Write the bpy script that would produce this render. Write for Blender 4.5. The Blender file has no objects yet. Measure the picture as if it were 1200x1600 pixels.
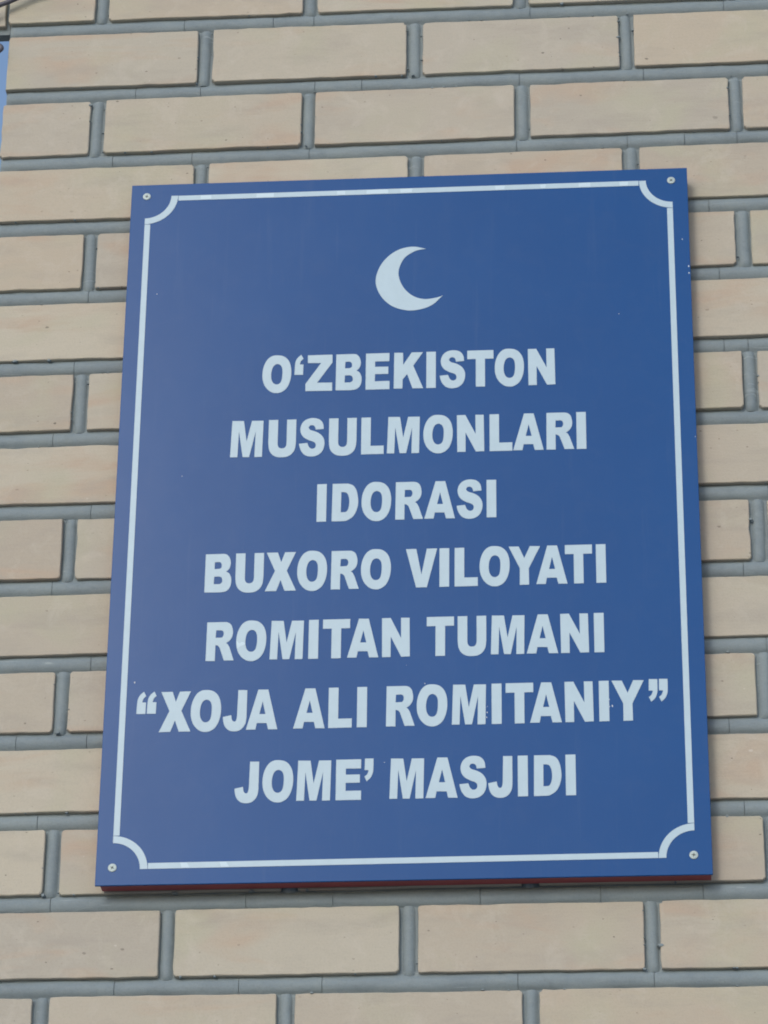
import bpy, bmesh, math, random
from mathutils import Vector, Matrix, noise
from mathutils.geometry import tessellate_polygon

random.seed(7)
scene = bpy.context.scene
COL = scene.collection

# ------------------------------------------------------------------ camera
# wall coordinates: x along the wall, y down from a datum course, d = distance in front of the brick faces
H = 4.089                                   # height of the datum course above the ground


def W(x, y, d=0.0):
    return Vector((x, -d, H - y))


cam_data = bpy.data.cameras.new('camera')
cam = bpy.data.objects.new('camera', cam_data)
COL.objects.link(cam)
scene.camera = cam
cam_data.sensor_fit = 'VERTICAL'
cam_data.sensor_height = 36.0
cam_data.sensor_width = 36.0
cam_data.lens = 5272.07 / 1600 * 36.0       # a long phone zoom
cam_data.clip_start = 0.05
cam_data.clip_end = 2000
_c = (0.66608855, 2.48894492, -3.41599909)
_r = ((0.9964568, -0.01038507, 0.08346257), (-0.02959147, 0.88560989, 0.46348621), (-0.07872861, -0.46431377, 0.88216468))


def _d(v):
    return Vector((v[0], v[2], -v[1]))


_R, _U, _B = _d(_r[0]), -_d(_r[1]), -_d(_r[2])
cam.matrix_world = Matrix(((_R.x, _U.x, _B.x, _c[0]), (_R.y, _U.y, _B.y, _c[2]), (_R.z, _U.z, _B.z, H - _c[1]), (0, 0, 0, 1)))

# ------------------------------------------------------------------ daylight
SUN_AZ, SUN_EL = -20.5, 27.0                # degrees left of the wall normal, above the horizon
world = bpy.data.worlds.new('World')
scene.world = world
world.use_nodes = True
wn = world.node_tree
wn.nodes.clear()
sky = wn.nodes.new('ShaderNodeTexSky')
sky.sky_type = 'NISHITA'
sky.sun_disc = False
sky.sun_elevation = math.radians(SUN_EL)
sky.sun_rotation = math.radians(180 + SUN_AZ * -1)
sky.air_density = 1.0
sky.dust_density = 1.2
sky.ozone_density = 1.0
bg = wn.nodes.new('ShaderNodeBackground')
bg.inputs['Strength'].default_value = 0.15
wo = wn.nodes.new('ShaderNodeOutputWorld')
wn.links.new(sky.outputs[0], bg.inputs['Color'])
wn.links.new(bg.outputs[0], wo.inputs['Surface'])
sun_data = bpy.data.lights.new('sun', 'SUN')
sun_data.energy = 0.75
sun_data.angle = math.radians(14)           # thin overcast
sun_data.color = (1.0, 0.97, 0.93)
sun = bpy.data.objects.new('sun', sun_data)
COL.objects.link(sun)
_az, _el = math.radians(SUN_AZ), math.radians(SUN_EL)
to_sun = Vector((math.sin(_az) * math.cos(_el), -math.cos(_az) * math.cos(_el), math.sin(_el)))
sun.rotation_euler = to_sun.to_track_quat('Z', 'Y').to_euler()
sun.location = to_sun * 20
scene.view_settings.view_transform = 'Standard'
scene.view_settings.look = 'None'
scene.view_settings.exposure = 0.34
scene.view_settings.gamma = 1.0
scene.view_settings.use_curve_mapping = False
try:
    scene.cycles.filter_width = 1.9
except Exception:
    pass


# ------------------------------------------------------------------ node helpers
class Nodes:
    def __init__(self, name):
        self.m = bpy.data.materials.new(name)
        self.m.use_nodes = True
        self.t = self.m.node_tree
        self.t.nodes.clear()
        self.out = self.t.nodes.new('ShaderNodeOutputMaterial')
        self.b = self.t.nodes.new('ShaderNodeBsdfPrincipled')
        self.t.links.new(self.b.outputs[0], self.out.inputs['Surface'])

    def n(self, kind, **kw):
        x = self.t.nodes.new(kind)
        for k, v in kw.items():
            setattr(x, k, v)
        return x

    def link(self, a, b):
        self.t.links.new(a, b)

    def val(self, socket, v):
        if hasattr(v, 'is_output'):
            self.link(v, socket)
        else:
            socket.default_value = v

    def math(self, op, a, b=0.0, clamp=False):
        x = self.n('ShaderNodeMath', operation=op, use_clamp=clamp)
        self.val(x.inputs[0], a)
        self.val(x.inputs[1], b)
        return x.outputs[0]

    def coords(self, scale=(1, 1, 1), per_object=True):
        tc = self.n('ShaderNodeTexCoord')
        mp = self.n('ShaderNodeMapping')
        mp.inputs['Scale'].default_value = scale
        src = tc.outputs['Object']
        if per_object:
            oi = self.n('ShaderNodeObjectInfo')
            cx = self.n('ShaderNodeCombineXYZ')
            self.val(cx.inputs[0], self.math('MULTIPLY', oi.outputs['Random'], 37.0))
            self.val(cx.inputs[1], self.math('MULTIPLY', oi.outputs['Random'], 91.0))
            self.val(cx.inputs[2], self.math('MULTIPLY', oi.outputs['Random'], 53.0))
            ad = self.n('ShaderNodeVectorMath', operation='ADD')
            self.link(src, ad.inputs[0])
            self.link(cx.outputs[0], ad.inputs[1])
            src = ad.outputs[0]
        self.link(src, mp.inputs['Vector'])
        return mp.outputs[0]

    def noise(self, vec, scale, detail=3.0, rough=0.5, dist=0.0):
        x = self.n('ShaderNodeTexNoise')
        self.link(vec, x.inputs['Vector'])
        x.inputs['Scale'].default_value = scale
        x.inputs['Detail'].default_value = detail
        x.inputs['Roughness'].default_value = rough
        x.inputs['Distortion'].default_value = dist
        return x.outputs['Fac']

    def ramp(self, fac, *stops):
        x = self.n('ShaderNodeValToRGB')
        e = x.color_ramp.elements
        while len(e) < len(stops):
            e.new(0.5)
        for el, (p, c) in zip(e, stops):
            el.position = p
            el.color = c if len(c) == 4 else (*c, 1)
        self.link(fac, x.inputs['Fac'])
        return x.outputs['Color']

    def mix(self, fac, a, b, mode='MIX'):
        x = self.n('ShaderNodeMix', data_type='RGBA', blend_type=mode)
        self.val(x.inputs['Factor'], fac)
        for s, v in (('A', a), ('B', b)):
            sock = [i for i in x.inputs if i.name == s and i.type == 'RGBA'][0]
            if isinstance(v, tuple):
                sock.default_value = (*v, 1)
            else:
                self.link(v, sock)
        return [o for o in x.outputs if o.type == 'RGBA'][0]

    def bump(self, height, strength, distance):
        x = self.n('ShaderNodeBump')
        x.inputs['Strength'].default_value = strength
        x.inputs['Distance'].default_value = distance
        self.link(height, x.inputs['Height'])
        self.link(x.outputs['Normal'], self.b.inputs['Normal'])

    def set(self, **kw):
        for k, v in kw.items():
            s = self.b.inputs[k.replace('_', ' ')]
            self.val(s, v)
        return self.m


def step(N, fac, lo, hi):
    x = N.n('ShaderNodeMapRange')
    x.inputs['From Min'].default_value = lo
    x.inputs['From Max'].default_value = hi
    N.link(fac, x.inputs['Value'])
    return x.outputs['Result']


# ------------------------------------------------------------------ materials
def brick_material():
    N = Nodes('pale_clay_brick')
    v = N.coords()
    vs = N.coords((0.6, 1, 2.2))
    oi = N.n('ShaderNodeObjectInfo')
    base = N.ramp(oi.outputs['Random'], (0.0, (0.383, 0.354, 0.306)), (0.22, (0.447, 0.421, 0.352)), (0.42, (0.400, 0.358, 0.298)), (0.62, (0.469, 0.436, 0.359)), (0.80, (0.437, 0.381, 0.304)), (1.0, (0.413, 0.388, 0.335)))
    # broad firing patches: peach, yellowish and grey
    a = N.noise(vs, 8.0, 3.0, 0.55, 0.8)
    col = N.mix(N.math('MULTIPLY', step(N, a, 0.53, 0.68), 0.80), base, (0.438, 0.348, 0.270))
    b2 = N.noise(v, 9.0, 2.5, 0.5, 0.5)
    col = N.mix(N.math('MULTIPLY', step(N, b2, 0.52, 0.70), 0.65), col, (0.414, 0.406, 0.310))
    c = N.noise(vs, 17.0, 4.0, 0.6, 0.3)
    col = N.mix(N.math('MULTIPLY', step(N, c, 0.50, 0.72), 0.50), col, (0.341, 0.315, 0.276))
    e = N.noise(v, 30.0, 4.0, 0.65, 0.6)
    col = N.mix(N.math('MULTIPLY', step(N, e, 0.52, 0.72), 0.35), col, (0.521, 0.492, 0.433))
    f = N.noise(N.coords((0.5, 1, 4.0)), 90.0, 4.0, 0.65)
    col = N.mix(N.math('MULTIPLY', step(N, f, 0.35, 0.75), 0.08), col, (0.508, 0.477, 0.413))
    g = N.noise(v, 520.0, 3.0, 0.6)
    col = N.mix(N.math('MULTIPLY', step(N, g, 0.45, 0.75), 0.22), col, (0.279, 0.258, 0.222))
    # pits, grit and dark dashes
    vp = N.coords((0.8, 1.0, 1.4))
    nz = N.n('ShaderNodeTexNoise')
    N.link(vp, nz.inputs['Vector'])
    nz.inputs['Scale'].default_value = 260.0
    sc = N.n('ShaderNodeVectorMath', operation='SCALE')
    N.link(nz.outputs['Color'], sc.inputs[0])
    sc.inputs['Scale'].default_value = 0.0032
    wob = N.n('ShaderNodeVectorMath', operation='ADD')
    N.link(vp, wob.inputs[0])
    N.link(sc.outputs[0], wob.inputs[1])
    pits = None
    for scale, power, rad in ((28.0, 5.0, 0.095), (60.0, 5.0, 0.125), (120.0, 4.0, 0.14)):
        vo = N.n('ShaderNodeTexVoronoi', feature='F1')
        N.link(wob.outputs[0], vo.inputs['Vector'])
        vo.inputs['Scale'].default_value = scale
        sep = N.n('ShaderNodeSeparateColor')
        N.link(vo.outputs['Color'], sep.inputs[0])
        size = N.math('MULTIPLY', N.math('POWER', sep.outputs[0], power), rad)
        p = N.math('LESS_THAN', vo.outputs['Distance'], size)
        p = N.math('MULTIPLY', p, N.math('ADD', N.math('MULTIPLY', sep.outputs[1], 0.65), 0.15))
        pits = p if pits is None else N.math('MAXIMUM', pits, p)
    col = N.mix(pits, col, (0.098, 0.088, 0.078))
    vo2 = N.n('ShaderNodeTexVoronoi', feature='F1')
    N.link(wob.outputs[0], vo2.inputs['Vector'])
    vo2.inputs['Scale'].default_value = 47.0
    sep2 = N.n('ShaderNodeSeparateColor')
    N.link(vo2.outputs['Color'], sep2.inputs[0])
    lime = N.math('LESS_THAN', vo2.outputs['Distance'], N.math('MULTIPLY', N.math('POWER', sep2.outputs[2], 7.0), 0.09))
    col = N.mix(N.math('MULTIPLY', lime, 0.5), col, (0.577, 0.554, 0.516))
    hgt = N.math('ADD', N.math('MULTIPLY', g, 0.6), N.math('SUBTRACT', N.math('MULTIPLY', f, 0.5), N.math('MULTIPLY', pits, 1.5)))
    N.bump(hgt, 0.40, 0.0012)
    return N.set(Base_Color=col, Roughness=0.82, Specular_IOR_Level=0.3)


def mortar_material(name, tone):
    N = Nodes(name)
    geo = N.n('ShaderNodeNewGeometry')

    def pos(scale):
        mp = N.n('ShaderNodeMapping')
        mp.inputs['Scale'].default_value = scale
        N.link(geo.outputs['Position'], mp.inputs['Vector'])
        return mp.outputs[0]
    v = pos((1, 1, 1))
    k = lambda c: tuple(x * tone for x in c)
    a = N.noise(v, 12.0, 4.0, 0.6, 0.3)
    col = N.ramp(a, (0.30, k((0.159, 0.199, 0.223))), (0.50, k((0.182, 0.226, 0.249))), (0.72, k((0.206, 0.250, 0.265))))
    b = N.noise(pos((1, 1, 2)), 75.0, 4.0, 0.65)
    col = N.mix(N.math('MULTIPLY', step(N, b, 0.42, 0.75), 0.35), col, k((0.237, 0.277, 0.289)))
    w = N.noise(v, 45.0, 5.0, 0.7, 0.5)
    col = N.mix(N.math('MULTIPLY', step(N, w, 0.56, 0.74), 0.40), col, k((0.129, 0.158, 0.170)))
    # dragged pale cement smears along the tooled roll
    s = N.noise(pos((0.22, 1, 2.4)), 60.0, 3.0, 0.6, 0.6)
    col = N.mix(N.math('MULTIPLY', step(N, s, 0.66, 0.72), 0.45), col, k((0.344, 0.404, 0.425)))
    g = N.noise(v, 520.0, 3.0, 0.7)
    col = N.mix(N.math('MULTIPLY', step(N, g, 0.5, 0.8), 0.35), col, k((0.095, 0.113, 0.119)))
    N.bump(N.math('ADD', N.math('MULTIPLY', g, 0.5), b), 0.5, 0.0012)
    return N.set(Base_Color=col, Roughness=0.72, Specular_IOR_Level=0.4)


def plate_material():
    N = Nodes('blue_enamel')
    v = N.coords(per_object=False)
    a = N.noise(v, 5.0, 3.0, 0.5)
    col = N.ramp(a, (0.3, (0.003, 0.062, 0.224)), (0.7, (0.004, 0.068, 0.240)))
    d = N.noise(v, 38.0, 5.0, 0.65, 0.5)
    col = N.mix(N.math('MULTIPLY', step(N, d, 0.50, 0.80), 0.10), col, (0.055, 0.105, 0.235))
    s = N.noise(N.coords((1.0, 1, 0.22), False), 26.0, 4.0, 0.6)
    col = N.mix(N.math('MULTIPLY', step(N, s, 0.55, 0.85), 0.06), col, (0.10, 0.15, 0.26))
    f = N.noise(v, 700.0, 2.0, 0.6)
    col = N.mix(N.math('MULTIPLY', step(N, f, 0.62, 0.80), 0.08), col, (0.16, 0.20, 0.30))
    st = N.noise(N.coords((1.0, 1, 0.05), False), 95.0, 4.0, 0.6)
    col = N.mix(N.math('MULTIPLY', step(N, st, 0.60, 0.80), 0.07), col, (0.14, 0.19, 0.30))
    N.bump(N.noise(v, 11.0, 2.0, 0.5), 0.05, 0.004)
    rough = N.math('ADD', N.math('MULTIPLY', d, 0.03), 0.225)
    return N.set(Base_Color=col, Roughness=rough, Specular_IOR_Level=0.20)


def film_material(name, base, dark):
    N = Nodes(name)
    v = N.coords(per_object=False)
    a = N.noise(v, 60.0, 4.0, 0.6)
    col = N.mix(step(N, a, 0.35, 0.75), base, dark)
    f = N.noise(v, 900.0, 2.0, 0.6)
    col = N.mix(N.math('MULTIPLY', step(N, f, 0.55, 0.8), 0.15), col, tuple(x * 0.8 for x in dark))
    return N.set(Base_Color=col, Roughness=0.42, Specular_IOR_Level=0.45)


def plain(name, color, rough=0.6, metal=0.0, nscale=80.0, amount=0.25):
    N = Nodes(name)
    v = N.coords()
    a = N.noise(v, nscale, 4.0, 0.6)
    col = N.mix(N.math('MULTIPLY', step(N, a, 0.35, 0.75), amount), color, tuple(x * 0.55 for x in color))
    N.bump(a, 0.15, 0.001)
    return N.set(Base_Color=col, Roughness=rough, Metallic=metal)


M_BRICK = brick_material()
M_BEAD = mortar_material('grey_pointing_mortar', 1.05)
M_CORE = mortar_material('rough_bed_mortar', 0.95)
M_BLUE = plate_material()
M_FILM = film_material('pale_reflective_film', (0.40, 0.535, 0.63), (0.37, 0.50, 0.59))
M_WORN = film_material('freshly_torn_film', (0.49, 0.635, 0.73), (0.46, 0.595, 0.69))
M_CHIP = plain('bare_chipped_metal', (0.55, 0.62, 0.68), 0.5)
M_RED = plain('red_painted_board', (0.30, 0.065, 0.075), 0.55, 0.0, 30.0, 0.35)
M_ZINC = plain('zinc_plated_steel', (0.36, 0.44, 0.45), 0.5, 0.25, 400.0, 0.35)
M_SLOT = plain('dirty_screw_recess', (0.05, 0.06, 0.055), 0.7)  # dark colour of the flat star that stands for the sunk recess
M_CABLE = plain('dark_cable_sheath', (0.075, 0.075, 0.10), 0.5)
M_GROUND = plain('grey_pavement', (0.30, 0.29, 0.27), 0.9, 0.0, 3.0, 0.2)


# ------------------------------------------------------------------ object helpers
def link_mesh(name, verts, faces, mat, parent=None, origin=None, smooth=False):
    o0 = Vector(origin) if origin is not None else Vector((0, 0, 0))
    me = bpy.data.meshes.new(name)
    me.from_pydata([tuple(Vector(v) - o0) for v in verts], [], faces)
    me.materials.append(mat)
    if smooth:
        for p in me.polygons:
            p.use_smooth = True
    me.update()
    ob = bpy.data.objects.new(name, me)
    COL.objects.link(ob)
    ob.location = o0
    if parent is not None:
        ob.parent = parent
        ob.matrix_parent_inverse = Matrix.Translation(parent.location).inverted()
    return ob


def thing(name, label, cat, loc):
    e = bpy.data.objects.new(name, None)
    e.empty_display_size = 0.1
    COL.objects.link(e)
    e.location = loc
    e['label'] = label
    e['category'] = cat
    return e


def fix(faces_bm):
    bmesh.ops.recalc_face_normals(faces_bm, faces=faces_bm.faces)


def recalc(ob):
    bm = bmesh.new()
    bm.from_mesh(ob.data)
    fix(bm)
    bm.to_mesh(ob.data)
    bm.free()
    return ob


def box(name, x0, x1, y0, y1, d0, d1, mat, parent=None, bevel=0.0):
    """x range, y range (down), d range (in front of the wall)"""
    bm = bmesh.new()
    c = W((x0 + x1) / 2, (y0 + y1) / 2, (d0 + d1) / 2)
    bmesh.ops.create_cube(bm, size=1.0)
    bmesh.ops.scale(bm, vec=(abs(x1 - x0), abs(d1 - d0), abs(y1 - y0)), verts=bm.verts)
    if bevel:
        bmesh.ops.bevel(bm, geom=list(bm.edges), offset=bevel, segments=2, profile=0.5, affect='EDGES')
    me = bpy.data.meshes.new(name)
    bm.to_mesh(me)
    bm.free()
    me.materials.append(mat)
    ob = bpy.data.objects.new(name, me)
    COL.objects.link(ob)
    ob.location = c
    if parent is not None:
        ob.parent = parent
        ob.matrix_parent_inverse = Matrix.Translation(parent.location).inverted()
    return ob


# ------------------------------------------------------------------ ground
g = link_mesh('ground', [(-150, -150, 0), (150, -150, 0), (150, 150, 0), (-150, 150, 0)], [(0, 1, 2, 3)], M_GROUND)
g['kind'] = 'structure'

# ------------------------------------------------------------------ brick wall
X_END = 1.12
CORNER = {0: -0.1186, 1: -0.1172}
BEDS = {0: (-0.0056, -0.0019), 1: (0.0947, 0.0958), 2: (0.1938, 0.1925), 3: (0.2887, 0.2889), 4: (0.3865, 0.3845), 5: (0.4843, 0.4829), 6: (0.5811, 0.58), 7: (0.6778, 0.6778), 8: (0.7758, 0.7753), 9: (0.8723, 0.8704), 10: (0.9679, 0.9685), 11: (1.0648, 1.0668), 12: (1.162, 1.1626), 13: (1.2592, 1.2611)}
UPRIGHTS = {0: [-0.0017, 0.2612, 0.5236, 0.786, 1.048], 1: [0.1308, 0.3924, 0.6529, 0.916], 2: [0.0, 0.2623, 0.5245, 0.784, 1.046], 3: [0.1321, 0.395, 0.6552, 0.917], 4: [0.0011, 0.262, 0.524, 0.7859, 1.049], 6: [-0.0002, 0.262, 0.524, 0.7856, 1.047], 8: [-0.0028, 0.261, 0.525, 0.788, 1.05], 10: [-0.0009, 0.262, 0.525, 0.787, 1.05], 12: [-0.001, 0.262, 0.524, 0.7875, 1.05], 13: [0.1308, 0.3934, 0.6543, 0.916], 14: [-0.0024, 0.2621, 0.5248, 0.787, 1.048]}
CRACKS = {0: [.103, .215, .266, .535, .774], 1: [.046, .127, .269, .327, .521, .673], 2: [.022, .12, .264, .517, .651, .72, .783], 3: [.05, .746, .92], 4: [.002, .755, .95], 5: [-.01, .757, .785, .97], 6: [-.03, .81], 7: [.02, .80], 8: [-.02, .768, .9], 9: [.03, .79], 10: [-.05, .03, .745], 11: [-.02, .758], 12: [.0, .215, .31, .47, .60, .71, .80], 13: [.075, .21, .30, .51, .655, .83]}
FIRST, LAST = -2, 17


def bed(c, x):
    a, b = BEDS.get(c, (-0.004 + 0.0971 * c, -0.0035 + 0.0971 * c))
    return a + (b - a) * x / 0.9


def uprights(r):
    return UPRIGHTS.get(r) or ([0.131, 0.393, 0.655, 0.917] if r % 2 else [-0.001, 0.262, 0.524, 0.786, 1.048])


wall = thing('brick_wall', 'pale beige clay brick wall with rounded grey mortar joints behind the blue sign', 'wall', (0.5, 0.12, 0))


def brick(x0, x1, top, bot, d_face, depth, parent):
    """rounded, slightly uneven brick; top/bot are functions of x"""
    n_long = 16 if x1 - x0 > 0.15 else 9
    n_short = 6
    seed = Vector((x0 * 13.7, bot(x0) * 17.3, 2.1))
    ring = []
    near = 0.0035                               # extra points by the corners keep chips short
    tl = [0.0, near / (x1 - x0)] + [i / n_long for i in range(1, n_long)] + [1 - near / (x1 - x0)]
    ts = [0.0, near / 0.075] + [i / n_short for i in range(1, n_short)] + [1 - near / 0.075]
    for t in tl:
        ring.append((x0 + (x1 - x0) * t, top(x0 + (x1 - x0) * t)))
    for t in ts:
        ring.append((x1, top(x1) + (bot(x1) - top(x1)) * t))
    for t in tl:
        ring.append((x1 + (x0 - x1) * t, bot(x1 + (x0 - x1) * t)))
    for t in ts:
        ring.append((x0, bot(x0) + (top(x0) - bot(x0)) * t))
    n_long, n_short = len(tl), len(ts)
    cx, cy = (x0 + x1) / 2, (top((x0 + x1) / 2) + bot((x0 + x1) / 2)) / 2
    corners = {0, n_long, n_long + n_short, 2 * n_long + n_short}
    tilt = random.uniform(-0.003, 0.003), random.uniform(-0.005, 0.005)
    outer, mid, inner, back = [], [], [], []
    for i, (x, y) in enumerate(ring):
        j = noise.noise(seed + Vector((x * 60, y * 60, 0))) * 0.0004 + random.uniform(-0.00035, 0.00035) + (random.uniform(0.0004, 0.0009) if random.random() < 0.04 else 0)
        dx, dy = cx - x, cy - y
        ux = 1 if dx > 0 else -1
        uy = 1 if dy > 0 else -1
        on_side = abs(abs(dx) - (x1 - x0) / 2) < 1e-6
        on_flat = abs(y - top(x)) < 1e-6 or abs(y - bot(x)) < 1e-6
        r = 0.0009 + max(0, noise.noise(seed + Vector((x * 25, y * 25, 5)))) * 0.0010
        chip = 0.0
        if i in corners:
            chip = random.choice((0.0004, 0.0007, 0.0010, 0.0018))
        ax = (ux if on_side else 0)
        ay = (uy if on_flat else 0)
        bulge = tilt[0] * (x - cx) + tilt[1] * (y - cy)
        ox, oy = x + ax * (chip + j), y + ay * (chip + j)
        outer.append(W(ox, oy, d_face - 0.0022 + bulge))
        mid.append(W(ox + ax * r * 0.32, oy + ay * r * 0.32, d_face - 0.0007 + bulge))
        inner.append(W(ox + ax * r * 1.05, oy + ay * r * 1.05, d_face + bulge))
        back.append(W(ox, oy, d_face - depth))
    n = len(ring)
    verts = back + outer + mid + inner
    faces = []
    for k in range(3):
        for i in range(n):
            a, b = k * n + i, k * n + (i + 1) % n
            faces.append((a, b, b + n, a + n))
    faces.append(tuple(3 * n + i for i in range(n)))
    ob = link_mesh('brick', verts, faces, M_BRICK, parent, origin=W(cx, cy, d_face))
    return recalc(ob)


TOP_GAP, BOT_GAP, SIDE_GAP = 0.0098, 0.0112, 0.0092   # brick edges relative to the middle of the mortar bead

for r in range(FIRST, LAST + 1):
    xs = uprights(r)
    top = lambda x, r=r: bed(r - 1, x) + TOP_GAP + noise.noise(Vector((x * 7, r * 3.3, 0))) * 0.0008
    bot = lambda x, r=r: bed(r, x) - BOT_GAP + noise.noise(Vector((x * 7, r * 3.3, 9))) * 0.0008
    c0 = CORNER[r % 2] - (0.0012 if r == 0 else 0)
    edges = []
    left = c0
    for x in xs:
        edges.append((left, x - SIDE_GAP + random.uniform(-0.0012, 0.0012)))
        left = x + SIDE_GAP + random.uniform(-0.0012, 0.0012)
    edges.append((left, X_END))
    for i, (a, b) in enumerate(edges):
        brick(a, b, top, bot, random.uniform(-0.0012, 0.0010), 0.125 if i == 0 else 0.06, wall)
    if r <= 0:                                  # the lintel courses run on to the left, over the opening
        xl = c0 - 0.0042
        shift = 0.131 if r % 2 else 0.0
        for k in range(2):
            w_ = 0.243 if (k or not shift) else 0.112
            brick(xl - w_, xl, top, bot, -0.0035, 0.018, wall)
            xl -= w_ + 0.019


def bead(path, across, half, depth_top, seed, mat, parent, name, end_round=(0.0, 0.0)):
    """a tooled mortar roll: path is a list of wall points, across the unit direction of its width"""
    prof = [(-1.42, -0.0052), (-1.14, -0.0050), (-1.0, -0.0042), (-0.84, -0.0029), (-0.55, -0.0012), (-0.2, -0.0003), (0.2, -0.0003), (0.55, -0.0013), (0.84, -0.0031), (1.0, -0.0045), (1.14, -0.0051), (1.42, -0.0052)]
    verts, faces = [], []
    m = len(prof)
    last = len(path) - 1
    for i, (x, y) in enumerate(path):
        k = 1.0
        if i == 0 and end_round[0]:
            k = end_round[0]
        if i == last and end_round[1]:
            k = end_round[1]
        for q, (u, d) in enumerate(prof):
            n1 = noise.noise(Vector((x * 28 + seed, y * 28, q * 0.35)))
            n2 = noise.noise(Vector((x * 90, y * 90 + seed, q * 0.9)))
            uu = u * half * (1 + 0.05 * n1 + (0.11 if abs(u) > 0.9 else 0.04) * n2) * (0.6 + 0.4 * k if abs(u) < 1.1 else 1)
            dd = depth_top + d + (0.0006 * n1 + 0.0004 * n2 if abs(u) < 1.1 else 0)
            dd = -0.0062 + (dd + 0.0062) * k
            verts.append(W(x + across[0] * uu, y + across[1] * uu, dd))
    for i in range(last):
        for q in range(m - 1):
            a = i * m + q
            faces.append((a, a + 1, a + m + 1, a + m))
    for e in (0, last):                         # end caps on their own vertices, so the shading stays crisp
        s0 = len(verts)
        verts += [verts[e * m + q].copy() for q in range(m)]
        faces.append(tuple(s0 + q for q in range(m)))
    p0 = path[len(path) // 2]
    ob = link_mesh(name, verts, faces, mat, parent, origin=W(p0[0], p0[1], 0))
    bm = bmesh.new()
    bm.from_mesh(ob.data)
    for f_ in bm.faces:
        f_.smooth = len(f_.verts) == 4
        if f_.smooth and f_.normal.y > 0:
            f_.normal_flip()
    bm.to_mesh(ob.data)
    bm.free()
    return ob


for c in range(FIRST, LAST):
    cuts = list(CRACKS.get(c, []))
    while not cuts or cuts[-1] < X_END - 0.3:
        cuts.append((cuts[-1] if cuts else 0.0) + random.uniform(0.1, 0.24))
    start = CORNER[c % 2] + 0.0012
    cuts = [q for q in cuts if q < X_END - 0.03] + [X_END]
    a = start
    dy = 0.0
    for i, b in enumerate(cuts):
        n = max(4, int((b - a) / 0.009))
        off = random.uniform(-0.00015, 0.00015)
        pts = []
        for k in range(n + 1):
            x = a + (b - a) * k / n
            pts.append((x, bed(c, x) + off + 0.0007 * noise.noise(Vector((x * 11, c * 5.1, 1)))))
        if i == 0:
            pts.insert(1, (pts[0][0] + 0.0045, pts[0][1]))
        bead(pts, (0, 1), 0.0090, random.uniform(-0.0009, -0.0006), c * 3.1, M_BEAD, wall, 'bed_joint', (0.25 if i == 0 else 0.99, 0.99))
        a = b + (0.0006 if b in CRACKS.get(c, []) else 0.0003)

for r in range(FIRST, LAST + 1):
    for x in uprights(r):
        y0, y1 = bed(r - 1, x) + 0.0088, bed(r, x) - 0.0088
        lean = random.uniform(-0.0012, 0.0012)
        n = 9
        pts = [(x + lean * (k / n - 0.5), y0 + (y1 - y0) * k / n) for k in range(n + 1)]
        pts.insert(1, (pts[0][0], y0 + 0.005))
        pts.insert(len(pts) - 1, (pts[-1][0], y1 - 0.0035))
        bead(pts, (1, 0), 0.0072, random.uniform(-0.0020, -0.0010), x * 9 + r, M_BEAD, wall, 'head_joint', (0.55, 0.5))

# crumbs and smears of mortar left along the brick edges: too many and too small to pick apart
cv, cf = [], []
for _ in range(420):
    c = random.randint(FIRST + 1, LAST - 2)
    x = random.uniform(-0.11, 1.0)
    if random.random() < 0.6:
        y = bed(c, x) + random.choice((-0.0104, -0.0108, 0.0094, 0.0098)) + random.uniform(-0.0006, 0.0006)
    else:
        x = random.choice(uprights(c)) + random.choice((-0.0088, 0.0088)) + random.uniform(-0.0008, 0.0008)
        y = bed(c, x) - random.uniform(0.012, 0.085)
    s = random.choice((0.0007, 0.0009, 0.0011, 0.0014, 0.0020)) * random.uniform(0.7, 1.2)
    sx, sy = random.uniform(0.7, 2.0), random.uniform(0.6, 1.1)
    base = len(cv)
    ring_n = 6
    for k in range(ring_n):
        a_ = 2 * math.pi * k / ring_n
        q = random.uniform(0.7, 1.2)
        cv.append(W(x + math.cos(a_) * s * sx * q, y + math.sin(a_) * s * sy * q, -0.0025))
    for k in range(ring_n):
        a_ = 2 * math.pi * k / ring_n
        q = random.uniform(0.5, 0.9)
        cv.append(W(x + math.cos(a_) * s * sx * q, y + math.sin(a_) * s * sy * q, 0.0003 + s * 0.25))
    for k in range(ring_n):
        k2 = (k + 1) % ring_n
        cf.append((base + k, base + k2, base + ring_n + k2, base + ring_n + k))
    cf.append(tuple(base + ring_n + k for k in range(ring_n)))
crumbs = recalc(link_mesh('mortar_crumbs', cv, cf, M_BEAD, wall))
crumbs['kind'] = 'stuff'

Y_TOP, Y_BOT = bed(FIRST - 1, 0.4), bed(LAST, 0.4)
box('mortar_core', CORNER[0] + 0.007, X_END - 0.002, Y_TOP, H, -0.30, -0.0060, M_CORE, wall)
box('lintel_core', -0.66, CORNER[0] - 0.0005, Y_TOP, -0.0082, -0.024, -0.0105, M_CORE, wall)

# ------------------------------------------------------------------ sign
SX0, SX1 = 0.0525, 0.7212
SY0, SY1 = 0.2482, 1.1514
FACE = 0.022
sign = thing('sign_board', 'blue rectangular sign with white crescent and seven lines of white capitals on brick wall', 'sign', W((SX0 + SX1) / 2, SY1, 0.010))


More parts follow.
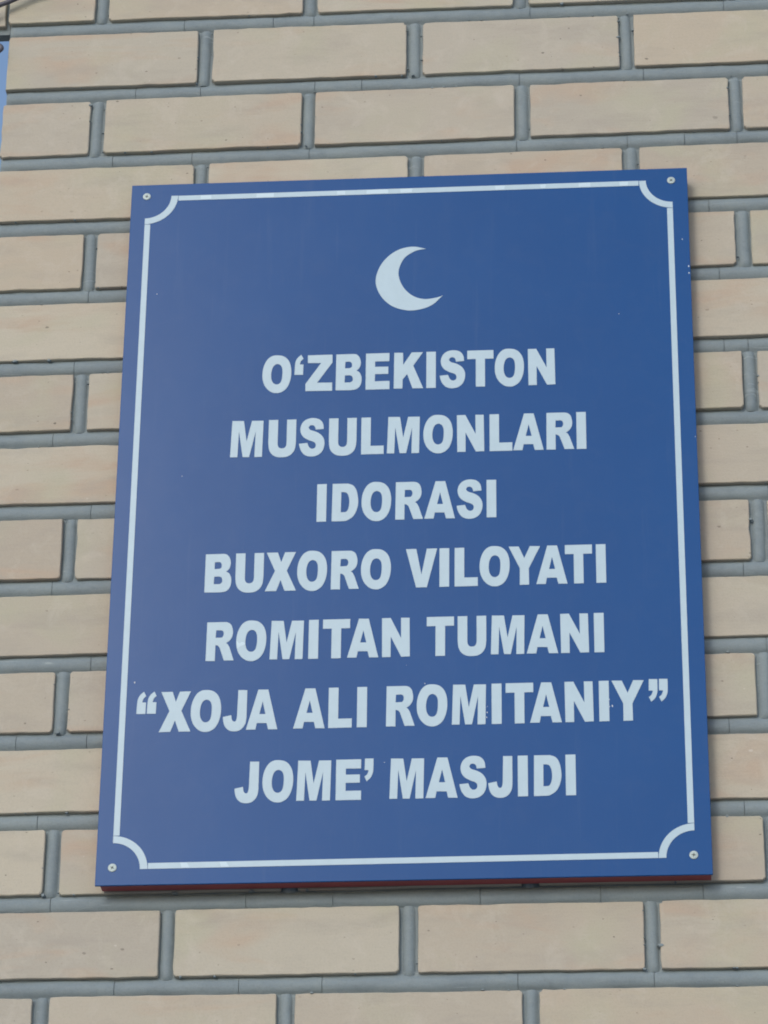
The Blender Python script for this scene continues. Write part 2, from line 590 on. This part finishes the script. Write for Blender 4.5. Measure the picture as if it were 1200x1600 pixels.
def slab(name, quad, d0, d1, mat, parent, bevel):
    bm = bmesh.new()
    vs = [bm.verts.new(W(x, y, d)) for d in (d0, d1) for x, y in quad]
    n = len(quad)
    bm.faces.new(vs[:n])
    bm.faces.new(vs[n:])
    for i in range(n):
        bm.faces.new((vs[i], vs[(i + 1) % n], vs[n + (i + 1) % n], vs[n + i]))
    fix(bm)
    if bevel:
        bmesh.ops.bevel(bm, geom=list(bm.edges), offset=bevel, segments=2, profile=0.5, affect='EDGES')
    me = bpy.data.meshes.new(name)
    o0 = W(quad[0][0], quad[0][1], d0)
    bmesh.ops.translate(bm, vec=-o0, verts=bm.verts)
    bm.to_mesh(me)
    bm.free()
    me.materials.append(mat)
    ob = bpy.data.objects.new(name, me)
    COL.objects.link(ob)
    ob.location = o0
    ob.parent = parent
    ob.matrix_parent_inverse = Matrix.Translation(parent.location).inverted()
    return ob


slab('face_plate', [(0.0525, 0.2461), (0.7213, 0.2503), (0.7211, 1.1522), (0.0526, 1.1505)], FACE - 0.003, FACE, M_BLUE, sign, 0.0004)
bb = slab('backing_board', [(0.0575, 0.2510), (0.7195, 0.2545), (0.7195, 1.1512), (0.0575, 1.1495)], 0.0016, FACE - 0.0032, M_RED, sign, 0.0006)
bb['label'] = 'red painted backing board showing along the lower edge'


def smooth_ring(pts, sub=5):
    """pts: (x, y[, 1 = corner]); Catmull-Rom through the runs between corners"""
    n = len(pts)
    P = [Vector((p[0], p[1])) for p in pts]
    corner = [len(p) > 2 for p in pts]
    out = []
    for i in range(n):
        j = (i + 1) % n
        out.append(P[i])
        if corner[i] and corner[j]:
            continue
        p0 = P[i - 1] if not corner[i] else P[i] * 2 - P[j]
        p3 = P[(j + 1) % n] if not corner[j] else P[j] * 2 - P[i]
        if corner[i]:
            p0 = P[i]
        if corner[j]:
            p3 = P[j]
        p1, p2 = P[i], P[j]
        for k in range(1, sub):
            t = k / sub
            out.append(0.5 * ((2 * p1) + (p2 - p0) * t + (2 * p0 - 5 * p1 + 4 * p2 - p3) * t * t + (3 * p1 - p0 - 3 * p2 + p3) * t ** 3))
    return out


def film(name, rings, d, mat, parent, thick=0.00035):
    """flat cut-out of adhesive film lying on a surface at distance d from the wall"""
    flat = [[Vector((p.x, p.y, 0)) for p in r_] for r_ in rings]
    tris = tessellate_polygon(flat)
    verts, faces = [], []
    for r_ in rings:
        for p in r_:
            verts.append(W(p.x, p.y, d + thick))
    nv = len(verts)
    for r_ in rings:
        for p in r_:
            verts.append(W(p.x, p.y, d + 0.00002))
    faces += [tuple(t) for t in tris]
    s = 0
    for r_ in rings:
        n = len(r_)
        for i in range(n):
            a, b = s + i, s + (i + 1) % n
            faces.append((a, b, nv + b, nv + a))
        s += n
    cx = sum(p.x for p in rings[0]) / len(rings[0])
    cy = sum(p.y for p in rings[0]) / len(rings[0])
    ob = link_mesh(name, verts, faces, mat, parent, origin=W(cx, cy, d))
    bm = bmesh.new()
    bm.from_mesh(ob.data)
    fix(bm)
    # front faces must look at the camera side (-Y)
    for f_ in bm.faces:
        if abs(f_.normal.y) > 0.9 and f_.normal.y > 0:
            f_.normal_flip()
    bm.to_mesh(ob.data)
    bm.free()
    return ob


def V2(*pts):
    return [Vector(p) for p in pts]


# --- lettering: condensed heavy capitals, 100 units to the cap height
G={
'S':[[(58.5,72,1),(56.9,85.3),(52.3,94.2),(45.2,99.8),(34.6,102.3),(24,101.6),(14.8,97.7),(7.4,90.1),(3.5,80.8),(2.5,70.9),(4.7,60.1),(10.7,50.8),(19.2,44.6),(26.9,40.7),(34,38),(38.6,34.1),(40.3,28.3),(38.6,21.8),(33.3,18.7),(28.3,19.6),(23.8,24.4),(21.3,30.7),(19.9,34.8,1),(0,33,1),(1.9,23.2),(6.5,11.6),(14.3,2.3),(24.2,-1.8),(34.7,-2.2),(45.2,1.1),(53.7,8.5),(59,19.4),(60.9,31.6),(59.9,42.3),(55.1,52.8),(47.4,60.5),(38.2,65.6),(29.7,68.6),(24.8,71.7),(22.5,76.3),(24.8,81.6),(29.7,83.2),(34.6,81.6),(37.5,77.8),(39.2,70.7,1)]],
'R':[[(0.7,100,1),(38.8,99.9,1),(47,99.3),(54,95.6),(58.6,88.6),(61.3,74.9),(60,62),(54.6,52.3),(46.1,45.4,1),(50.3,42.3),(54.9,33.1,1),(65.2,0.5,1),(42.5,0.8,1),(31.5,34.2,1),(27.3,39.2),(21.5,40.9,1),(21.5,0,1),(0,0.4,1)],[(22.2,78.8,1),(33.6,78.9,1),(37.7,77.1),(39.9,71.8),(39.6,65.7),(36.6,60.5),(31.8,59.7,1),(21.4,59.6,1)]],
'B':[[(0.4,99.8,1),(43.1,100,1),(50.2,97.8),(56.7,89.8),(59.7,78.2),(58.8,66.7),(55,58.7),(49.4,53.8,1),(56.6,48.8),(61,39.6),(62.4,29.8),(60.9,17.6),(56.5,8),(48.8,2.2),(36.1,0,1),(0,0.8,1)],[(22.3,78.8,1),(32.8,79.2,1),(36.7,76.6),(38.6,70.8),(37.9,64.2),(33.7,61.3),(29.5,60.9,1),(22,60.8,1)],[(22,41.1,1),(33.3,41.3,1),(38.7,38.9),(41.1,32.2),(40.3,25.7),(35.7,21.8),(30.1,21.5,1),(21.2,21.6,1)]],
'K':[[(0.5,100,1),(21.7,99.4,1),(22.1,65.7,1),(42.7,99.7,1),(69.6,99.5,1),(46.5,63,1),(70.6,0,1),(45.1,0.5,1),(31.8,39.8,1),(21.3,26,1),(20.8,0.6,1),(0,1,1)]],
'J':[[(33.6,100,1),(54.3,99.6,1),(54.3,32.5,1),(52.7,18.7),(48,8),(40.8,0.9),(31.4,-2.3),(20.6,-1.8),(11.7,2.4),(4.7,11.3),(1.3,22.3),(0,33.9,1),(19,37.8,1),(20.3,29),(22.8,23.5),(27,21.7),(30.6,24.8),(32.2,33.1),(32.6,41.8,1)]],
'Y':[[(0,100,1),(23.5,99.5,1),(36,68.8,1),(49.3,99.9,1),(73.1,99.1,1),(46.4,42.3,1),(46.8,0.1,1),(25.3,0,1),(25.6,43,1)]],
'A':[[(26.2,100,1),(49,99.6,1),(72,0,1),(50.9,0.4,1),(47.2,16.2,1),(24.6,16.6,1),(21.8,0.7,1),(0,0.8,1)],[(36.9,70.4,1),(43.9,38.7,1),(29.8,38.8,1)]],
'N':[[(0,99.8,1),(20.1,100,1),(44.5,47.6,1),(44,99.9,1),(63.7,99.5,1),(64.9,0.6,1),(45,0.1,1),(20.6,52.2,1),(20.6,0,1),(1,0.1,1)]],
'M':[[(2.7,100,1),(30.5,99.2,1),(38.5,43,1),(50,99.1,1),(77.7,98.7,1),(76.3,0.3,1),(58.4,0,1),(59.5,69.8,1),(45.6,0.4,1),(30.2,0.8,1),(19.3,71.7,1),(17.5,0.7,1),(0,0.9,1)]],
'O':[[(33.6,102.3),(23,100.8),(13.2,93.7),(5.7,81.1),(1.1,64.7),(0,47.3),(1.6,32.4),(6.6,18.2),(14.7,7.1),(24.1,0.2),(33.4,-2.2),(43.3,-1.3),(54.5,5.2),(62.7,16.9),(68,34),(69.7,52.1),(68.6,67.9),(64.8,82.1),(57.4,93.6),(47.2,100.3)],[(34.9,78.1),(28.6,75.2),(24.2,67.9),(21.6,56.4),(21.2,44),(23.3,32.4),(27.7,24.8),(33.5,21.7),(39.9,22.7),(45.1,28.3),(47.6,38.9),(48.4,52.9),(47.7,64.5),(45.1,72.1),(40.7,76.6)]],
'D':[[(1,100,1),(37.1,99.8,1),(50,93.9),(58.4,78.6),(62.1,51.4),(59.2,30.9),(51.1,12.9),(37.3,2.2),(28.7,0.1,1),(0,0,1)],[(21.7,77.4,1),(28.2,77.4,1),(35.3,74.4),(39.8,63.9),(41.1,48.8),(39.4,34.6),(34.7,25.2),(26.1,23.5,1),(21.4,23.6,1)]],
'Z':[[(4.5,99.8,1),(63.9,100,1),(64.3,78.2,1),(28,23,1),(64.4,22.6,1),(64.8,0,1),(0.4,0.9,1),(0,20.5,1),(37,77.7,1),(4.9,78.4,1)]],
'open':[[(0,0.4,1),(0.7,24.8),(2.5,38.7),(7.6,48.3),(15.6,55.5,1),(20.9,44.5,1),(14.9,38.2),(12.3,28.9,1),(21.2,28.6,1),(20.7,0,1)]],
'close':[[(0.8,56.3,1),(20.1,55.8,1),(19.9,30.3),(18.1,17.9),(13.2,7.8),(5,0,1),(0,11.8,1),(6.1,17.5),(9.4,27.3,1),(0.1,27.9,1)]],
'moon':[[(0.40987,0.35148,1),(0.39409,0.34772),(0.37784,0.35097),(0.3637,0.36111),(0.3542,0.37558),(0.35013,0.392),(0.35252,0.40627),(0.36025,0.42012),(0.37246,0.43058),(0.38963,0.43595),(0.40572,0.43426),(0.41777,0.42889),(0.4258,0.421),(0.42982,0.4167,1),(0.42378,0.41916),(0.41069,0.4211),(0.39959,0.41877),(0.38946,0.41189),(0.38129,0.40037),(0.37712,0.38601),(0.37904,0.37305),(0.38505,0.362),(0.39516,0.35468),(0.40225,0.35236)]],
}
G['I'] = [[(0, 100, 1), (22.6, 100, 1), (22.6, 0, 1), (0, 0, 1)]]
G['L'] = [[(0, 100, 1), (22.4, 100, 1), (22.4, 22.5, 1), (53.7, 22.5, 1), (53.7, 0, 1), (0, 0, 1)]]
G['T'] = [[(0, 100, 1), (62.8, 100, 1), (62.8, 76.5, 1), (42.3, 76.5, 1), (42.3, 0, 1), (20.3, 0, 1), (20.3, 76.5, 1), (0, 76.5, 1)]]
G['E'] = [[(0, 100, 1), (56.6, 100, 1), (56.6, 77.5, 1), (22.2, 77.5, 1), (22.2, 62.5, 1), (54.2, 62.5, 1), (54.2, 42.3, 1), (22.2, 42.3, 1), (22.2, 22.6, 1), (57.4, 22.6, 1), (57.4, 0, 1), (0, 0, 1)]]
G['V'] = [[(0, 100, 1), (24.2, 100, 1), (36.4, 33, 1), (48.8, 100, 1), (72.8, 100, 1), (49.2, 0, 1), (24.2, 0, 1)]]
G['X'] = [[(2.2, 100, 1), (28.3, 100, 1), (36.6, 74.5, 1), (45.2, 100, 1), (70.6, 100, 1), (50.2, 52, 1), (72.8, 0, 1), (46.2, 0, 1), (36.2, 28, 1), (26.4, 0, 1), (0, 0, 1), (22.6, 52, 1)]]
G['U'] = [[(0, 100, 1), (22.2, 100, 1), (22.2, 36, 1), (23.2, 28.5), (27, 23.2), (32.9, 21.6), (38.8, 23.2), (42.6, 28.5), (43.6, 36, 1), (43.6, 100, 1), (65.8, 100, 1), (65.8, 38, 1), (63.8, 20), (57.5, 7.5), (47, -0.3), (32.9, -2.4), (18.8, -0.3), (8.3, 7.5), (2, 20), (0, 38, 1)]]
G['moon_'] = G['moon']
U = 0.000486
# letter, centre x, as they stand on the board; each line: (cap top at left, at right, baseline at left, at right)
LINES = [
    ((0.2185, 0.5609), (0.4922, 0.4940), (0.5408, 0.5426), "O.2356 <.2615 Z.2852 B.3201 E.3539 K.3900 I.4163 S.4412 T.4738 O.5075 N.5449"),
    ((0.1836, 0.5953), (0.5775, 0.5803), (0.6259, 0.6287), "M.2028 U.2440 S.2785 U.3143 L.3489 M.3846 O.4247 N.4622 L.4972 A.5287 R.5653 I.5896"),
    ((0.2857, 0.4913), (0.6643, 0.6653), (0.7128, 0.7136), "I.2915 D.3184 O.3543 R.3920 A.4268 S.4609 I.4859"),
    ((0.1601, 0.6143), (0.7504, 0.7520), (0.7992, 0.8005), "B.1753 U.2110 X.2467 O.2823 R.3197 O.3548 V.4064 I.4323 L.4570 O.4891 Y.5228 A.5534 T.5837 I.6088"),
    ((0.1648, 0.6104), (0.8366, 0.8380), (0.8848, 0.8864), "R.1804 O.2154 M.2555 I.2856 T.3113 A.3412 N.3782 T.4280 U.4634 M.5033 A.5418 N.5778 I.6050"),
    ((0.0892, 0.6792), (0.9214, 0.9215), (0.9702, 0.9703), "<.0943 <.1060 X.1329 O.1671 J.1996 A.2300 A.2826 L.3171 I.3413 R.3840 O.4190 M.4599 I.4905 T.5158 A.5447 N.5814 I.6089 Y.6352 >.6631 >.6743"),
    ((0.2017, 0.5761), (1.0084, 1.0091), (1.0566, 1.0572), "J.2153 O.2497 M.2894 E.3277 >.3500 M.3917 A.4299 S.4642 J.4941 I.5187 D.5457 I.5709"),
]
LETTERS = []
for (xa, xb), (ta, tb), (ba, bbq), text in LINES:
    for token in text.split():
        ch, xc = token[0], float(token[1:])
        t = (xc - xa) / (xb - xa)
        ytop, ybase = ta + (tb - ta) * t, ba + (bbq - ba) * t
        slope = (bbq - ba) / (xb - xa)
        key = {'<': 'open', '>': 'close'}.get(ch, ch)
        rings = [smooth_ring(r_) for r_ in G[key]]
        xs = [p.x for r_ in rings for p in r_]
        mid = (min(xs) + max(xs)) / 2
        cap = (ybase - ytop) / 100
        if key == 'open':
            lift = 46.3
        elif key == 'close':
            lift = 45.2
        else:
            lift = 0
        rr = []
        for r_ in rings:
            rr.append([Vector((xc + (p.x - mid) * U, ybase - (p.y + lift) * cap + slope * (p.x - mid) * U)) for p in r_])
        nm = 'letter' if lift == 0 else 'quotation_mark'
        LETTERS.append(film(nm, rr, FACE, M_FILM, sign))

crescent = film('crescent', [smooth_ring(G['moon'][0], 6)], FACE, M_FILM, sign)

# --- border: four straight strips and four concave corner arcs around the screws
BX0, BX1, BY0, BY1 = 0.0703, 0.7030, 0.2635, 1.1323
RI, RO, SW = 0.0310, 0.0392, 0.0068


def edge_y(x):      # the top border runs very slightly out of level
    return 0.2633 + (0.2668 - 0.2633) * (x - BX0) / (BX1 - BX0)


ARC = []
for cx, cy, sx, sy in ((BX0, edge_y(BX0), 1, 1), (BX1, edge_y(BX1), -1, 1), (BX0, BY1, 1, -1), (BX1, BY1, -1, -1)):
    ring = []
    n = 16
    for k in range(n + 1):
        a = math.pi / 2 * k / n
        ring.append(Vector((cx + sx * RO * math.cos(a), cy + sy * RO * math.sin(a))))
    for k in range(n, -1, -1):
        a = math.pi / 2 * k / n
        ring.append(Vector((cx + sx * RI * math.cos(a), cy + sy * RI * math.sin(a))))
    ARC.append(film('border_corner', [ring], FACE, M_FILM, sign))
GAPJ = 0.0005
a, b = BX0 + RO + GAPJ, BX1 - RO - GAPJ
top_strip = film('border_strip', [V2((a, edge_y(a)), (b, edge_y(b)), (b, edge_y(b) + SW), (a, edge_y(a) + SW))], FACE, M_FILM, sign)
bottom_strip = film('border_strip', [V2((a, BY1 - SW), (b, BY1 - SW), (b, BY1), (a, BY1))], FACE, M_FILM, sign)
film('border_strip', [V2((BX0, edge_y(BX0) + RO + GAPJ), (BX0 + SW, edge_y(BX0) + RO + GAPJ), (BX0 + SW, BY1 - RO - GAPJ), (BX0, BY1 - RO - GAPJ))], FACE, M_FILM, sign)
film('border_strip', [V2((BX1 - SW, edge_y(BX1) + RO + GAPJ), (BX1, edge_y(BX1) + RO + GAPJ), (BX1, BY1 - RO - GAPJ), (BX1 - SW, BY1 - RO - GAPJ))], FACE, M_FILM, sign)

# --- brighter worn places on the film
WF = FACE + 0.00036
for x0, x1, skew in ((0.1455, 0.1545, 0.004), (0.1885, 0.1975, 0.004)):
    film('worn_patch', [V2((x0, BY1 - SW + 0.0004), (x1 - 0.002, BY1 - SW + 0.0004), (x1 + skew * 0.4, BY1 - 0.0004), (x0 + skew * 0.4, BY1 - 0.0004))], WF, M_WORN, bottom_strip, 0.0001)
for x0, x1 in ((0.137, 0.150), (0.205, 0.226), (0.302, 0.312), (0.338, 0.364), (0.378, 0.392), (0.492, 0.503), (0.546, 0.552), (0.592, 0.606), (0.6405, 0.6505)):
    y = edge_y((x0 + x1) / 2)
    j = random.uniform(-0.001, 0.001)
    film('worn_patch', [V2((x0, y + 0.0008), (x1 + j, y + 0.0006), (x1, y + SW - 0.0005), (x0 + j, y + SW - 0.0006))], WF, M_WORN, top_strip, 0.0001)
scratched = [o for o in LETTERS if abs(o.location.x - 0.2154) < 0.01 and abs(o.location.z - (H - 0.861)) < 0.02][0]
film('worn_patch', [smooth_ring([(0.1989, 0.8602), (0.2003, 0.8621), (0.2022, 0.8640), (0.2045, 0.8622), (0.2083, 0.8633), (0.2081, 0.8650), (0.2050, 0.8668), (0.2022, 0.8682), (0.1998, 0.8702), (0.1994, 0.8660)], 3)], WF, M_WORN, scratched, 0.0001)

# --- small chips in the blue enamel
for x, y, s in ((0.6180, 0.9520, 0.0016), (0.6150, 0.9525, 0.0010), (0.6148, 0.9440, 0.0012), (0.0855, 0.9085, 0.0014), (0.4800, 0.9560, 0.0012), (0.4795, 0.9620, 0.0010), (0.4802, 0.9490, 0.0008), (0.7192, 0.3880, 0.0016), (0.7194, 0.3975, 0.0015), (0.7130, 0.3505, 0.0012), (0.6360, 0.4500, 0.0009), (0.7196, 0.6170, 0.0010), (0.0893, 0.4010, 0.0011), (0.4110, 0.9190, 0.0010), (0.1290, 0.6480, 0.0009), (0.3900, 0.8960, 0.0007), (0.3670, 1.0130, 0.0008)):
    n = 7
    ring = [Vector((x + math.cos(k * 2 * math.pi / n) * s * random.uniform(0.45, 1.0) * 0.6, y + math.sin(k * 2 * math.pi / n) * s * random.uniform(0.45, 1.0))) for k in range(n)]
    film('paint_chip', [ring], FACE, M_CHIP, sign, 0.00008)


# --- four countersunk screws with star recesses
def screw(x, y, turn):
    segs = 24
    prof = [(0.0048, 0.0000), (0.0048, 0.0004), (0.0044, 0.0007), (0.0030, 0.0008), (0.0022, 0.0008)]
    verts, faces = [], []
    for rr_, dd in prof:
        for k in range(segs):
            a_ = 2 * math.pi * k / segs
            verts.append(W(x + math.cos(a_) * rr_, y + math.sin(a_) * rr_, FACE + 0.0001 + dd))
    for i in range(len(prof) - 1):
        for k in range(segs):
            p = i * segs + k
            q = i * segs + (k + 1) % segs
            faces.append((p, q, q + segs, p + segs))
    faces.append(tuple((len(prof) - 1) * segs + k for k in range(segs)))
    ob = recalc(link_mesh('screw', verts, faces, M_ZINC, sign, origin=W(x, y, FACE)))
    ring = []
    for k in range(12):
        a_ = 2 * math.pi * k / 12 + turn
        rr_ = 0.0030 if k % 3 == 0 else 0.0010
        ring.append(Vector((x + math.cos(a_) * rr_, y + math.sin(a_) * rr_)))
    film('screw_recess', [ring], FACE + 0.00093, M_SLOT, ob, 0.00005)
    return ob


for x, y, t in ((0.0713, 0.2630, 0.3), (0.7021, 0.2676, 0.8), (0.0709, 1.1301, 0.5), (0.7014, 1.1297, 0.15)):
    screw(x, y, t)

# ------------------------------------------------------------------ cable across the top left corner
cu = bpy.data.curves.new('cable', 'CURVE')
cu.dimensions = '3D'
cu.bevel_depth = 0.0031
cu.bevel_resolution = 3
cu.use_fill_caps = True
CP = [(0.34, -0.190), (0.20, -0.150), (0.0301, -0.0973), (-0.0819, -0.0594), (-0.0979, -0.0533), (-0.1105, -0.0466), (-0.12, -0.0421), (-0.1295, -0.0382), (-0.1491, -0.0274), (-0.1597, -0.0034), (-0.1464, 0.0139), (-0.1305, 0.0215), (-0.1233, 0.0277), (-0.1297, 0.0342), (-0.1483, 0.0459), (-0.1683, 0.1074), (-0.185, 0.25)]
CP = smooth_ring([(CP[0][0], CP[0][1], 1)] + CP[1:-1] + [(CP[-1][0], CP[-1][1], 1)], 6)[:-1]
CP = CP[:(17 - 1) * 6 + 1]
sp = cu.splines.new('POLY')
sp.points.add(len(CP) - 1)
for p, q in zip(sp.points, CP):
    w = W(q.x, q.y, 0.012)
    p.co = (w.x, w.y, w.z, 1)
tmp = bpy.data.objects.new('cable_curve', cu)
me = bpy.data.meshes.new_from_object(tmp)
bpy.data.objects.remove(tmp)
me.name = 'cable'
me.materials.clear()
me.materials.append(M_CABLE)
for p in me.polygons:
    p.use_smooth = True
cable = bpy.data.objects.new('cable', me)
COL.objects.link(cable)
cable['label'] = 'thin dark cable crossing the top left corner of the brick wall'
cable['category'] = 'cable'
